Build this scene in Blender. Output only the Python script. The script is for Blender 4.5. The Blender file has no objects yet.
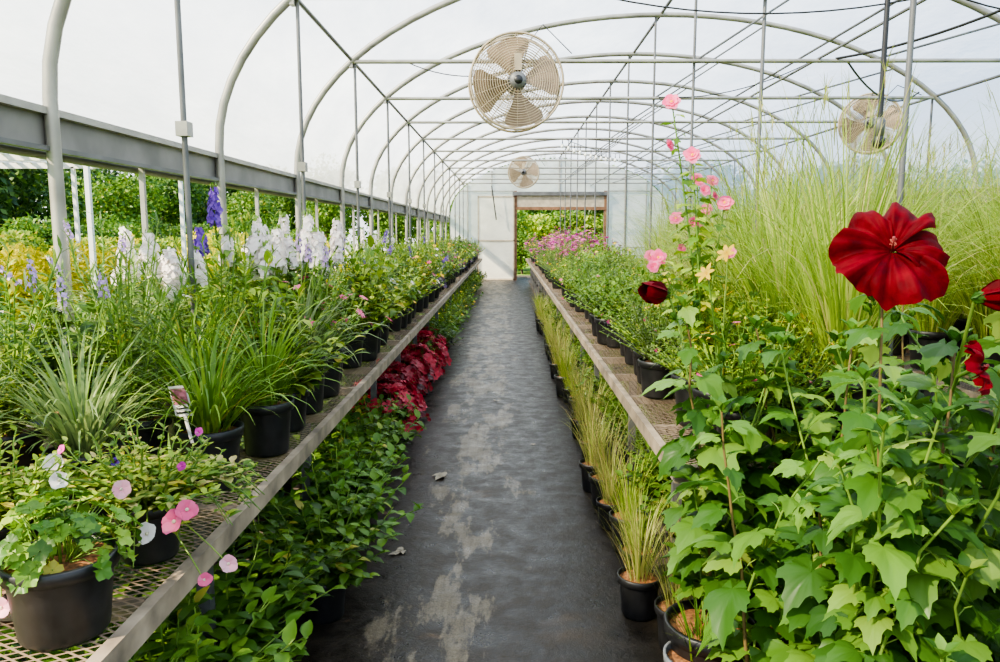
import bpy, math, random
from mathutils import Vector, Matrix
R=random.Random(11)
U=R.uniform
sin,cos,pi=math.sin,math.cos,math.pi
Z=Vector((0,0,1))
scene=bpy.context.scene
try: scene.view_settings.look='AgX - Medium High Contrast'
except Exception as e: print('look',e)

# ------------------------------------------------------------------ materials
MATS={}
def newmat(name):
    m=bpy.data.materials.new(name); m.use_nodes=True
    nt=m.node_tree; nt.nodes.clear()
    out=nt.nodes.new('ShaderNodeOutputMaterial')
    MATS[name]=m
    return m,nt,out
def ramp(nt,fac,stops):
    r=nt.nodes.new('ShaderNodeValToRGB')
    e=r.color_ramp.elements
    while len(e)<len(stops): e.new(0.5)
    for i,(p,c) in enumerate(stops):
        e[i].position=p; e[i].color=(c[0],c[1],c[2],1)
    if fac is not None: nt.links.new(fac,r.inputs[0])
    return r
def noise_tex(nt,scale,detail=3,vec=None,rough=.5):
    n=nt.nodes.new('ShaderNodeTexNoise'); n.inputs['Scale'].default_value=scale
    n.inputs['Detail'].default_value=detail; n.inputs['Roughness'].default_value=rough
    if vec is None:
        tc=nt.nodes.new('ShaderNodeTexCoord'); vec=tc.outputs['Object']
    nt.links.new(vec,n.inputs['Vector'])
    return n
def simple(name,col,rough=.5,metal=0.,var=.25,scale=8,bump=0.):
    m,nt,out=newmat(name)
    p=nt.nodes.new('ShaderNodeBsdfPrincipled')
    n=noise_tex(nt,scale,4)
    a=[c*(1-var) for c in col]; b=[min(1,c*(1+var)) for c in col]
    r=ramp(nt,n.outputs['Fac'],[(.3,a),(.7,b)])
    nt.links.new(r.outputs[0],p.inputs['Base Color'])
    p.inputs['Roughness'].default_value=rough; p.inputs['Metallic'].default_value=metal
    if bump:
        bp=nt.nodes.new('ShaderNodeBump'); bp.inputs['Strength'].default_value=bump
        nt.links.new(n.outputs['Fac'],bp.inputs['Height']); nt.links.new(bp.outputs[0],p.inputs['Normal'])
    nt.links.new(p.outputs[0],out.inputs[0])
    return m
def foliage(name,stops,trans=.35,rough=.45,spec=.35):
    m,nt,out=newmat(name)
    g=nt.nodes.new('ShaderNodeNewGeometry')
    r=ramp(nt,g.outputs['Random Per Island'],stops)
    oi=nt.nodes.new('ShaderNodeObjectInfo')
    mr=nt.nodes.new('ShaderNodeMapRange'); mr.inputs[3].default_value=.72; mr.inputs[4].default_value=1.25
    nt.links.new(oi.outputs['Random'],mr.inputs[0])
    hs=nt.nodes.new('ShaderNodeHueSaturation')
    nt.links.new(mr.outputs[0],hs.inputs['Value']); nt.links.new(r.outputs[0],hs.inputs['Color'])
    p=nt.nodes.new('ShaderNodeBsdfPrincipled'); p.inputs['Roughness'].default_value=rough
    p.inputs['Specular IOR Level'].default_value=spec
    t=nt.nodes.new('ShaderNodeBsdfTranslucent')
    mx=nt.nodes.new('ShaderNodeMixShader'); mx.inputs[0].default_value=trans
    nt.links.new(hs.outputs[0],p.inputs['Base Color'])
    nt.links.new(hs.outputs[0],t.inputs['Color'])
    nt.links.new(p.outputs[0],mx.inputs[1]); nt.links.new(t.outputs[0],mx.inputs[2])
    nt.links.new(mx.outputs[0],out.inputs[0])
    return m
foliage('leaf',[(0,(.055,.125,.012)),(.5,(.12,.235,.022)),(.93,(.22,.35,.04)),(1,(.42,.36,.06))])
foliage('leaf_hib',[(0,(.035,.105,.014)),(.5,(.085,.20,.024)),(.9,(.17,.32,.045)),(1,(.30,.40,.07))],trans=.4,rough=.4)
foliage('leaf_lt',[(0,(.17,.27,.02)),(.5,(.30,.42,.035)),(.9,(.43,.52,.06)),(1,(.58,.44,.06))])
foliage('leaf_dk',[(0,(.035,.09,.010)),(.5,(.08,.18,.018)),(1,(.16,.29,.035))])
foliage('leaf_blue',[(0,(.09,.15,.05)),(.5,(.18,.26,.09)),(1,(.29,.36,.14))])
foliage('leaf_yel',[(0,(.45,.43,.01)),(.5,(.70,.62,.012)),(1,(.82,.68,.02))])
foliage('leaf_red',[(0,(.12,.003,.010)),(.5,(.36,.012,.03)),(1,(.58,.06,.09))])
foliage('leaf_plum',[(0,(.06,.03,.07)),(.5,(.12,.07,.13)),(1,(.22,.12,.22))])
foliage('grass',[(0,(.19,.30,.03)),(.5,(.33,.46,.06)),(.85,(.47,.56,.11)),(1,(.62,.52,.20))],trans=.45)
foliage('grass_tan',[(0,(.2,.27,.05)),(.5,(.38,.42,.11)),(1,(.58,.46,.19))])
foliage('tree_leaf',[(0,(.02,.06,.010)),(.5,(.06,.14,.018)),(1,(.16,.26,.04))],trans=.35)
foliage('stem',[(0,(.10,.20,.03)),(1,(.2,.3,.05))],trans=.05)
foliage('stem_red',[(0,(.16,.11,.04)),(1,(.27,.19,.07))],trans=.05)
foliage('pet_pink',[(0,(.80,.07,.25)),(1,(.90,.25,.42))],trans=.4)
foliage('pet_palepink',[(0,(.85,.34,.46)),(1,(.92,.54,.62))],trans=.4)
foliage('pet_white',[(0,(.86,.76,.76)),(1,(.96,.94,.90))],trans=.35)
foliage('pet_purple',[(0,(.10,.03,.35)),(1,(.28,.12,.6))],trans=.35)
foliage('pet_lav',[(0,(.35,.22,.50)),(1,(.52,.38,.65))],trans=.35)
foliage('pet_mag',[(0,(.45,.02,.30)),(1,(.80,.08,.48))],trans=.35)
foliage('pet_yellow',[(0,(.8,.45,.02)),(1,(.9,.65,.05))],trans=.35)
foliage('pet_cream',[(0,(.8,.75,.5)),(1,(.9,.88,.7))],trans=.35)
simple('pot',(.014,.014,.015),rough=.42,var=.4,scale=25)
simple('pot_grey',(.16,.17,.18),rough=.5,var=.3,scale=20)
simple('soil',(.24,.10,.035),rough=.95,var=.7,scale=60,bump=.8)
simple('galv',(.34,.325,.29),rough=.45,metal=.5,var=.25,scale=5)
simple('galv_dark',(.15,.15,.15),rough=.5,metal=.4,var=.3,scale=4)
simple('rail',(.29,.23,.165),rough=.7,metal=.1,var=.45,scale=9,bump=.2)
simple('beam',(.21,.20,.185),rough=.6,metal=.2,var=.3,scale=3)
simple('black_plastic',(.015,.015,.017),rough=.4)
simple('fan_cream',(.42,.34,.23),rough=.5,metal=.2,var=.15)
simple('fan_blade',(.30,.22,.15),rough=.5,metal=.3,var=.2)
simple('wood_brown',(.20,.10,.05),rough=.7,var=.3)
simple('header',(.42,.36,.27),rough=.7,var=.2)
simple('white_paint',(.75,.75,.72),rough=.5,var=.06)
simple('trunk',(.10,.07,.045),rough=.9,var=.4)
simple('tag',(.75,.72,.7),rough=.4,var=.05)
simple('tag_pic',(.35,.12,.16),rough=.4,var=.9,scale=60)
simple('dead_leaf',(.36,.30,.22),rough=.8)
simple('stamen',(.25,.03,.03),rough=.6)
simple('pollen',(.45,.12,.08),rough=.7)
simple('bulb',(.85,.85,.8),rough=.15,var=.03)

# hibiscus petal : deep burgundy velvet
m,nt,out=newmat('pet_red')
n=noise_tex(nt,22,4)
r=ramp(nt,n.outputs['Fac'],[(.3,(.065,.0007,.003)),(.7,(.20,.002,.009))])
p=nt.nodes.new('ShaderNodeBsdfPrincipled'); p.inputs['Roughness'].default_value=.65
p.inputs['Specular IOR Level'].default_value=.12
t=nt.nodes.new('ShaderNodeBsdfTranslucent'); mx=nt.nodes.new('ShaderNodeMixShader'); mx.inputs[0].default_value=.25
bp=nt.nodes.new('ShaderNodeBump'); bp.inputs['Strength'].default_value=.5; bp.inputs['Distance'].default_value=.01
nt.links.new(n.outputs['Fac'],bp.inputs['Height']); nt.links.new(bp.outputs[0],p.inputs['Normal'])
nt.links.new(r.outputs[0],p.inputs['Base Color']); nt.links.new(r.outputs[0],t.inputs['Color'])
nt.links.new(p.outputs[0],mx.inputs[1]); nt.links.new(t.outputs[0],mx.inputs[2]); nt.links.new(mx.outputs[0],out.inputs[0])

def film(name,transp,col,wr=.3,tint=(.95,.98,1,1),gfac=.08):
    m,nt,out=newmat(name)
    tc=nt.nodes.new('ShaderNodeTexCoord')
    mp=nt.nodes.new('ShaderNodeMapping'); mp.inputs['Scale'].default_value=(1,.5,1.6)
    nt.links.new(tc.outputs['Object'],mp.inputs['Vector'])
    n=noise_tex(nt,1.6,5,mp.outputs[0],.55)
    tr=nt.nodes.new('ShaderNodeBsdfTransparent'); tr.inputs[0].default_value=tint
    tl=nt.nodes.new('ShaderNodeBsdfTranslucent')
    r=ramp(nt,n.outputs['Fac'],[(.3,[c*.80 for c in col]),(.7,col)]); nt.links.new(r.outputs[0],tl.inputs[0])
    gl=nt.nodes.new('ShaderNodeBsdfPrincipled'); gl.inputs['Base Color'].default_value=(*col,1); gl.inputs['Roughness'].default_value=.35
    bp=nt.nodes.new('ShaderNodeBump'); bp.inputs['Strength'].default_value=wr; bp.inputs['Distance'].default_value=.15
    nt.links.new(n.outputs['Fac'],bp.inputs['Height']); nt.links.new(bp.outputs[0],gl.inputs['Normal']); nt.links.new(bp.outputs[0],tl.inputs['Normal'])
    m1=nt.nodes.new('ShaderNodeMixShader'); m1.inputs[0].default_value=gfac
    nt.links.new(tl.outputs[0],m1.inputs[1]); nt.links.new(gl.outputs[0],m1.inputs[2])
    m2=nt.nodes.new('ShaderNodeMixShader')
    mr=nt.nodes.new('ShaderNodeMapRange'); mr.inputs[1].default_value=.3; mr.inputs[2].default_value=.7
    mr.inputs[3].default_value=transp+.08; mr.inputs[4].default_value=transp-.08
    nt.links.new(n.outputs['Fac'],mr.inputs[0])
    nt.links.new(mr.outputs[0],m2.inputs[0]); nt.links.new(m1.outputs[0],m2.inputs[1]); nt.links.new(tr.outputs[0],m2.inputs[2])
    nt.links.new(m2.outputs[0],out.inputs[0])
film('film',.44,(.80,.84,.87))
film('end_panel',.16,(.98,.97,.90),tint=(1,1,.96,1),gfac=.45)
film('door_panel',.10,(.98,.96,.88),.1,tint=(1,1,.97,1),gfac=.5)

# expanded metal mesh
m,nt,out=newmat('expanded_metal')
tc=nt.nodes.new('ShaderNodeTexCoord'); sx=nt.nodes.new('ShaderNodeSeparateXYZ'); nt.links.new(tc.outputs['Object'],sx.inputs[0])
def mth(op,a,b=None):
    q=nt.nodes.new('ShaderNodeMath'); q.operation=op
    for i,v in enumerate((a,b)):
        if v is None: continue
        if isinstance(v,(int,float)): q.inputs[i].default_value=v
        else: nt.links.new(v,q.inputs[i])
    return q.outputs[0]
a=mth('MULTIPLY',sx.outputs[0],20); b=mth('MULTIPLY',sx.outputs[1],38)
f1=mth('ABSOLUTE',mth('SUBTRACT',mth('FRACT',mth('ADD',a,b)),.5)); f2=mth('ABSOLUTE',mth('SUBTRACT',mth('FRACT',mth('SUBTRACT',a,b)),.5))
mk=mth('LESS_THAN',mth('MINIMUM',f1,f2),.115)
p=nt.nodes.new('ShaderNodeBsdfPrincipled'); p.inputs['Base Color'].default_value=(.32,.23,.16,1); p.inputs['Metallic'].default_value=.3; p.inputs['Roughness'].default_value=.55
tr=nt.nodes.new('ShaderNodeBsdfTransparent'); mx=nt.nodes.new('ShaderNodeMixShader')
nt.links.new(mk,mx.inputs[0]); nt.links.new(tr.outputs[0],mx.inputs[1]); nt.links.new(p.outputs[0],mx.inputs[2]); nt.links.new(mx.outputs[0],out.inputs[0])

# aisle ground cloth
m,nt,out=newmat('ground_cloth')
tc=nt.nodes.new('ShaderNodeTexCoord'); sx=nt.nodes.new('ShaderNodeSeparateXYZ'); nt.links.new(tc.outputs['Object'],sx.inputs[0])
mp=nt.nodes.new('ShaderNodeMapping'); mp.inputs['Scale'].default_value=(2.6,.8,1); mp.inputs['Location'].default_value=(.3,.15,0); nt.links.new(tc.outputs['Object'],mp.inputs['Vector'])
n1=noise_tex(nt,1.5,8,mp.outputs[0],.68)
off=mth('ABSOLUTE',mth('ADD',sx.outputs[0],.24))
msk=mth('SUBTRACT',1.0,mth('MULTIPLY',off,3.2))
far=nt.nodes.new('ShaderNodeMapRange'); far.inputs[1].default_value=4.5; far.inputs[2].default_value=8; far.inputs[3].default_value=0; far.inputs[4].default_value=.04  # more pale patches down the far aisle: wet sheen painted into the colour
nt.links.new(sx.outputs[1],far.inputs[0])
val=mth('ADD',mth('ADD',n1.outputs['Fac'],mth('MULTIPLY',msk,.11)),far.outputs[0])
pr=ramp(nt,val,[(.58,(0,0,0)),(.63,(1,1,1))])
n2=noise_tex(nt,7,6,None,.7)
n4=noise_tex(nt,120,3,None,.7)
mp3=nt.nodes.new('ShaderNodeMapping'); mp3.inputs['Scale'].default_value=(16,1.5,1); nt.links.new(tc.outputs['Object'],mp3.inputs['Vector'])
n3=noise_tex(nt,2,5,mp3.outputs[0],.7)
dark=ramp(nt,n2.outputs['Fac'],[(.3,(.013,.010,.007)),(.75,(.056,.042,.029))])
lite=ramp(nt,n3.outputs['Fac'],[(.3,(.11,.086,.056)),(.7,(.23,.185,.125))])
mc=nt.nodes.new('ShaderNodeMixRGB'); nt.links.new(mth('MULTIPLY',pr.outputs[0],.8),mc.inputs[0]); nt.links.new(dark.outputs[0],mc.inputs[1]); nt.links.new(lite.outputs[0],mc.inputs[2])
gr=ramp(nt,n4.outputs['Fac'],[(.3,(.6,.6,.6)),(.7,(1.3,1.3,1.3))])
mc2=nt.nodes.new('ShaderNodeMixRGB'); mc2.blend_type='MULTIPLY'; mc2.inputs[0].default_value=1; nt.links.new(mc.outputs[0],mc2.inputs[1]); nt.links.new(gr.outputs[0],mc2.inputs[2])
p=nt.nodes.new('ShaderNodeBsdfPrincipled'); nt.links.new(mc2.outputs[0],p.inputs['Base Color'])
rr=nt.nodes.new('ShaderNodeMapRange'); rr.inputs[1].default_value=.35; rr.inputs[2].default_value=.6; rr.inputs[3].default_value=.26; rr.inputs[4].default_value=.55
nt.links.new(n2.outputs['Fac'],rr.inputs[0]); nt.links.new(rr.outputs[0],p.inputs['Roughness']); p.inputs['Specular IOR Level'].default_value=.3
bp=nt.nodes.new('ShaderNodeBump'); bp.inputs['Strength'].default_value=.35; bp.inputs['Distance'].default_value=.02
nt.links.new(n2.outputs['Fac'],bp.inputs['Height'])
bp2=nt.nodes.new('ShaderNodeBump'); bp2.inputs['Strength'].default_value=.4; bp2.inputs['Distance'].default_value=.003
nt.links.new(n4.outputs['Fac'],bp2.inputs['Height']); nt.links.new(bp.outputs[0],bp2.inputs['Normal']); nt.links.new(bp2.outputs[0],p.inputs['Normal'])
nt.links.new(p.outputs[0],out.inputs[0])
simple('gravel',(.07,.055,.04),rough=.95,var=.6,scale=30,bump=.8)
simple('lawn',(.16,.28,.03),rough=.95,var=.5,scale=3,bump=.5)

# ------------------------------------------------------------------ mesh builder
class MB:
    def __init__(s): s.v=[];s.f=[];s.m=[];s.s=[]
    def add(s,vs,fs,mi,smooth=True):
        o=len(s.v); s.v.extend([tuple(p) for p in vs])
        for f in fs: s.f.append(tuple(i+o for i in f)); s.m.append(mi); s.s.append(smooth)
    def mesh(s,name):
        me=bpy.data.meshes.new(name); me.from_pydata(s.v,[],s.f)
        names=sorted(set(s.m)); idx={k:i for i,k in enumerate(names)}
        for k in names: me.materials.append(MATS[k])
        me.polygons.foreach_set('material_index',[idx[k] for k in s.m])
        me.polygons.foreach_set('use_smooth',s.s)
        me.update(); return me
    def box(s,x0,x1,y0,y1,z0,z1,mi):
        vs=[(x,y,z) for x in(x0,x1) for y in(y0,y1) for z in(z0,z1)]
        s.add(vs,[(0,1,3,2),(4,6,7,5),(0,4,5,1),(2,3,7,6),(0,2,6,4),(1,5,7,3)],mi,False)
def place(me,name,x=0,y=0,z=0,rz=0,sc=1,rx=0,ry=0):
    o=bpy.data.objects.new(name,me); o.location=(x,y,z); o.rotation_euler=(rx,ry,rz)
    o.scale=(sc,sc,sc) if not isinstance(sc,tuple) else sc
    scene.collection.objects.link(o); return o
def tube(mb,pts,r0,r1,mi,sides=5,caps=False):
    pts=[Vector(p) for p in pts]; n=len(pts); vs=[]
    ref=None
    for i,p in enumerate(pts):
        d=(pts[min(i+1,n-1)]-pts[max(i-1,0)]).normalized()
        if ref is None:
            ref=d.cross(Vector((0,0,1)))
            if ref.length<.1: ref=d.cross(Vector((0,1,0)))
        ref=(ref-d*ref.dot(d)).normalized(); b=d.cross(ref)
        r=r0+(r1-r0)*i/(n-1)
        for k in range(sides):
            a=2*pi*k/sides; vs.append(p+ref*cos(a)*r+b*sin(a)*r)
    fs=[(i*sides+k,i*sides+(k+1)%sides,(i+1)*sides+(k+1)%sides,(i+1)*sides+k) for i in range(n-1) for k in range(sides)]
    if caps: fs+= [tuple(range(sides))[::-1],tuple((n-1)*sides+k for k in range(sides))]
    mb.add(vs,fs,mi)
def lathe(mb,prof,mi,seg=24,o=Vector((0,0,0)),mat3=None):
    vs=[];
    for r,z in prof:
        for k in range(seg):
            a=2*pi*k/seg; v=Vector((r*cos(a),r*sin(a),z))
            if mat3: v=mat3@v
            vs.append(v+o)
    fs=[(i*seg+k,i*seg+(k+1)%seg,(i+1)*seg+(k+1)%seg,(i+1)*seg+k) for i in range(len(prof)-1) for k in range(seg)]
    mb.add(vs,fs,mi)
P_OV=lambda t:max(.02,sin(pi*min(1,t)**.75))**.85
P_BL=lambda t:(1-t)**.6*(.6+.4*min(1,t*5))
P_PET=lambda t:max(.12,sin(pi*min(1,.12+.80*t)**1.25))
def leaf(mb,o,d,L,W,mi,droop=.6,fold=.25,n=4,prof=P_OV,up=Z):
    d=d.normalized(); s=d.cross(up)
    if s.length<1e-3: s=Vector((1,0,0))
    s.normalize(); p=o.copy(); seg=L/n; a=droop/n; ca,sa=cos(a),sin(a); vs=[]
    for i in range(n+1):
        nr=s.cross(d); w=W*prof(i/n)
        e=nr*(w*fold)
        vs.append(p-s*w+e); vs.append(p.copy()); vs.append(p+s*w+e)
        p=p+d*seg; d=d*ca-nr*sa
    fs=[]
    for i in range(n):
        b=i*3; fs.append((b,b+1,b+4,b+3)); fs.append((b+1,b+2,b+5,b+4))
    mb.add(vs,fs,mi)
def mk_outline(lobes,N=41,span=2.55,floor=.30):
    out=[]
    for k in range(N):
        th=-span+2*span*k/(N-1); r=floor*(1-.35*abs(th)/span)
        for (c,l,w) in lobes:
            d=abs(th-c)/w
            if d<1: r=max(r,l*(1-d)**.9+floor*d)
        if k%2: r*=.91
        out.append((th,r))
    return out
OUT5=mk_outline([(0,1.0,.72),(-.85,.78,.66),(.85,.78,.66),(-1.75,.52,.6),(1.75,.52,.6)],floor=.36)
OUT3=mk_outline([(0,1.0,.75),(-.75,.68,.7),(.75,.68,.7)],floor=.36)
def mapleleaf(mb,o,d,nr,L,mi,droop=.7,out=OUT5):
    s=d.cross(nr).normalized(); nr=s.cross(d).normalized()
    vs=[o.copy()]; N=len(out); 
    sk=U(-.2,.2)
    for q in(.5,1.0):
        for (th,r) in out:
            rr=r*L*q; x=cos(th)*rr; y=sin(th)*rr*.88
            ang=droop*max(0,x)/L
            z=-(x*x)/L*droop*.42 + L*.07*abs(sin(th*1.8))*q -abs(y)*abs(y)/L*.35 + sk*y*.4
            vs.append(o+d*x*(1-.12*ang)+s*y+nr*z)
    fs=[(0,1+k,2+k) for k in range(N-1)]+[(1+k,1+N+k,2+N+k,2+k) for k in range(N-1)]
    mb.add(vs,fs,mi)
def blade(mb,o,az,el,L,W,mi,droop=1.,n=6):
    s=Vector((-sin(az),cos(az),0)); s=(s+Vector((0,0,U(-.3,.3)))).normalized()
    p=Vector(o); vs=[]; e=el
    for i in range(n+1):
        w=W*P_BL(i/n)
        vs.append(p-s*w); vs.append(p+s*w)
        d=Vector((cos(az)*cos(e),sin(az)*cos(e),sin(e))); p=p+d*(L/n); e-=droop/n*(.3+1.4*i/n); e=max(e,-1.3)
    mb.add(vs,[(2*i,2*i+1,2*i+3,2*i+2) for i in range(n)],mi)
def blossom(mb,o,nr,r,mi,np=5,cup=.4,W=.5,layers=1,center=None,droop=.5,n=3):
    nr=nr.normalized(); a=nr.cross(Z)
    if a.length<.1: a=Vector((1,0,0))
    a.normalize(); b=nr.cross(a)
    for l in range(layers):
        rr=r*(1-.28*l); c=cup+.35*l; ph=U(0,6)
        for k in range(np):
            t=ph+2*pi*k/np; d=(a*cos(t)+b*sin(t))*cos(c)+nr*sin(c)
            leaf(mb,o,d,rr*U(.85,1.1),rr*W,mi,droop=droop,fold=U(-.1,.25),n=n,prof=P_PET,up=nr)
    if center:
        lathe(mb,[(.001,r*.25),(r*.15,r*.2),(r*.18,r*.05),(.001,0)],center,6,o,nr.to_track_quat('Z','Y').to_matrix())
def spike(mb,o,d,h,r,mi,nf=60,np=4,cone=.6):
    d=d.normalized(); tube(mb,[o,o+d*h],.004,.002,'stem',4)
    for i in range(nf):
        t=i/nf; az=i*2.4+U(-.4,.4); q=Vector((cos(az),sin(az),U(0,.5))).normalized()
        rr=r*(1-cone*t*t)*U(.7,1.25)
        if U(0,1)<.1: continue
        blossom(mb,o+d*(h*t)+q*rr*.75,q,rr*.6,mi if t<.88 else 'stem',np,.2,.5,n=2)
def pot(mb,r,h,mi='pot',seg=28):
    lathe(mb,[(.001,.0),(r*.76,0),(r*.80,.01),(r*.93,h*.80),(r*.94,h*.82)],mi,seg)
    lathe(mb,[(r*.94,h*.82),(r*1.04,h*.83),(r*1.06,h*.99),(r*1.03,h),(r*.97,h),(r*.94,h*.88)],mi,seg)
    lathe(mb,[(r*.95,h*.89),(r*.5,h*.92),(.001,h*.93)],'soil',seg)
def stempts(o,az,lean,h,n=6,wob=.01,pw=1.4):
    pts=[]
    for i in range(n+1):
        t=i/n; x=lean*(t**pw)
        pts.append(Vector((o[0]+cos(az)*x+U(-wob,wob)*t,o[1]+sin(az)*x+U(-wob,wob)*t,o[2]+h*t)))
    return pts
def along(pts,t):
    n=len(pts)-1; f=min(n-1e-6,max(0,t*n)); i=int(f); u=f-i
    return pts[i]*(1-u)+pts[i+1]*u,(pts[i+1]-pts[i]).normalized()
def bush(mb,z0,nst,h,spread,nl,L,W,mi,t0=.08,tip=None,droop=.8,base=.03,sm='stem',el=(-.1,.7),n=4,size_top=.6,dome=.6):
    for s in range(nst):
        az=2.4*s+U(-.4,.4); fr=U(0,1)**.55 if s>1 else .1
        hh=h*U(.75,1.15)*(1-dome*fr*fr); b=U(0,base)
        pts=stempts((cos(az)*b,sin(az)*b,z0),az,spread*fr*U(.8,1.2),hh,pw=1.1)
        tube(mb,pts,.004,.002,sm,4)
        for k in range(nl):
            t=t0+(1-t0)*(k+U(0,.8))/nl; p,d=along(pts,t)
            a2=k*2.4+U(-.5,.5); e=U(*el)+(.5 if t>.9 else 0)
            q=Vector((cos(a2)*cos(e),sin(a2)*cos(e),sin(e)))
            sc=(1-(1-size_top)*t)*U(.75,1.15)
            mm=mi if isinstance(mi,str) else R.choice(mi)
            leaf(mb,p,q,L*sc,W*sc,mm,droop=droop*U(.5,1.4),n=n,fold=U(.1,.4))
        if tip: tip(mb,pts[-1],(pts[-1]-pts[-2]).normalized())

def T(name,fn,*a,**k):
    mb=MB(); fn(mb,*a,**k); return mb.mesh(name)
# ---- templates
def strappy(mb,n=110,L=.42,W=.006,mi='leaf',r=.1,h=.2,spikes=0):
    pot(mb,r,h)
    for i in range(n):
        az=U(0,2*pi); b=U(0,r*.6)
        blade(mb,(cos(az)*b,sin(az)*b,h*.9),az+U(-.5,.5),U(.75,1.5),L*U(.5,1.2),W*U(.8,1.2),mi,U(.8,2.8),n=7)
    for i in range(spikes):
        az=U(0,6.28); pts=stempts((0,0,h*.9),az,.1,L*U(1.0,1.3)); tube(mb,pts,.003,.002,'stem',4)
        spike(mb,pts[-1],Z,.1,.016,'pet_lav',26)
def narrow(mb,nst=16,h=.55,mi='leaf',L=.09,W=.0065,nl=40,r=.1,spread=.26,tip=None):
    pot(mb,r,.2); bush(mb,.18,nst,h,spread,nl,L,W,mi,t0=.05,droop=.7,el=(.1,.9),n=3,tip=tip,base=.05,dome=.35)
def delph(mb,col,ns=4,h=.36,sh=.22,sr=.026,leafm='leaf'):
    pot(mb,.1,.2)
    bush(mb,.18,20,.38,.28,14,.10,.024,leafm,droop=1.)
    for i in range(ns):
        pts=stempts((U(-.04,.04),U(-.04,.04),.18),U(0,6.28),U(.03,.17),h*U(.75,1.2)); tube(mb,pts,.005,.004,'stem',5)
        for k in range(10):
            p,d=along(pts,.1+k*.09); a=k*2.4; leaf(mb,p,Vector((cos(a),sin(a),.3)),.07,.012,leafm)
        spike(mb,pts[-1],Z+Vector((U(-.1,.1),U(-.1,.1),0)),sh*U(.7,1.2),sr*U(.85,1.1),col,66)
def petunia(mb,col='pet_pink'):
    pot(mb,.085,.15)
    bush(mb,.13,50,.20,.25,18,.036,.011,['leaf_lt','leaf_lt','leaf','grass_tan'],base=.06,droop=.5)
    for i in range(34):
        az=U(0,6.28); pts=[Vector((cos(az)*.05,sin(az)*.05,.15))]; k2=U(.030,.048)
        for k in range(6): pts.append(pts[-1]+Vector((cos(az)*k2,sin(az)*k2,.034-k*.016)))
        tube(mb,pts,.003,.0015,'stem',4)
        for k in range(16):
            p,d=along(pts,k/16); a=U(0,6.28); leaf(mb,p,Vector((cos(a),sin(a),.5)),.04,.011,R.choice(['leaf_lt','grass_tan','leaf']),n=3)
    for (x,y,z,c,s) in ((.16,-.20,.17,'pet_pink',1.15),(.185,-.19,.195,'pet_pink',1.05),(.03,-.18,.24,'pet_palepink',.9),(.27,-.18,.06,'pet_palepink',.85),(.22,-.20,.03,'pet_pink',.7),(.10,-.21,.145,'pet_white',1.0),(.1,.1,.30,'pet_mag',.5),(-.2,-.05,.26,'pet_white',1),(-.02,-.1,.28,'pet_purple',.5),(.14,-.1,.27,'pet_mag',.5),(-.15,-.12,.24,'pet_white',.9)):
        c0=Vector((x,y,z)); tube(mb,[c0*.45+Vector((0,0,.1)),c0*.8+Vector((0,0,.04)),c0],.002,.002,'stem',4)
        blossom(mb,c0,Vector((U(-.3,.6),-.8,.5)),.026*s,c,5,.5,.62,center='pet_cream' if c not in('pet_mag','pet_purple') else 'pet_mag')
def roundleaf(mb,o,nr,r,mi):
    nr=nr.normalized(); a=nr.cross(Vector((0,1,.1))).normalized(); b=nr.cross(a); vs=[o-nr*r*.2]; N=25
    for k in range(N):
        t=2*pi*k/N; q=r*(.70+.30*abs(cos(2.5*t)))*(1 if k else .25)*(1 if k%2 else .90); vs.append(o+(a*cos(t)+b*sin(t))*q+nr*r*.10*sin(5*t))
    mb.add(vs,[(0,1+k,1+(k+1)%N) for k in range(N)],mi)
def geranium(mb,r=.145,h=.23,n=90,lr=.034,mi=('leaf','leaf_hib','leaf_dk')):
    pot(mb,r,h,seg=40)
    for i in range(n):
        az=U(0,6.28); el=U(-.1,1.5); rr=U(.12,.22)
        e=Vector((cos(az)*cos(el)*rr,sin(az)*cos(el)*rr,h*.98+sin(el)*rr*.8))
        o=Vector((cos(az)*.03,sin(az)*.03,h*.9)); tube(mb,[o,(o+e)/2+Vector((0,0,.02)),e],.002,.0015,'stem',4)
        roundleaf(mb,e,e-Vector((0,0,h*.6))+Vector((U(-.05,.05),U(-.05,.05),0)),lr*U(.6,1.2),R.choice(mi))
def heuch(mb,mi='leaf_red'):
    geranium(mb,.1,.17,120,.04,(mi,))
def tallgrass(mb,n=380,L=1.25,W=.0042,mi='grass'):
    pot(mb,.13,.24)
    for i in range(n):
        az=U(0,6.28); b=U(0,.10)
        blade(mb,(cos(az)*b,sin(az)*b,.2),az,U(1.1,1.5),L*U(.4,1.15),W*U(.7,1.2),mi,U(.3,2.6),n=9)
    for i in range(6):
        az=U(0,6.28); pts=stempts((0,0,.2),az,U(.1,.35),L*U(.8,1.05)); tube(mb,pts,.003,.0015,'grass_tan',4)
        for k in range(10): blade(mb,pts[-1]-Vector((0,0,.01*k)),az+U(-1,1),U(.8,1.4),.09,.002,'grass_tan',.6,n=3)
def sedge(mb,mi='grass_tan',L=.38):
    pot(mb,.08,.16,seg=20)
    for i in range(120):
        az=U(0,6.28); b=U(0,.05)
        blade(mb,(cos(az)*b,sin(az)*b,.14),az,U(1.15,1.55),L*U(.4,1.1),.0022,mi,U(.2,1.5),n=5)
def flat_tip(col,r,np=8,every=1,center=None,layers=1,W=.3):
    c=[0]
    def f(mb,p,d):
        c[0]+=1
        if c[0]%every==0: blossom(mb,p,d+Vector((U(-.5,.5),U(-.8,.1),.4)),r,col,np,.15,W,layers=layers,center=center,n=2)
    return f
def spk_tip(col,h=.12,r=.018,every=1,nf=26):
    c=[0]
    def f(mb,p,d):
        c[0]+=1
        if c[0]%every==0: spike(mb,p,d,h*U(.7,1.2),r,col,nf)
    return f
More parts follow.
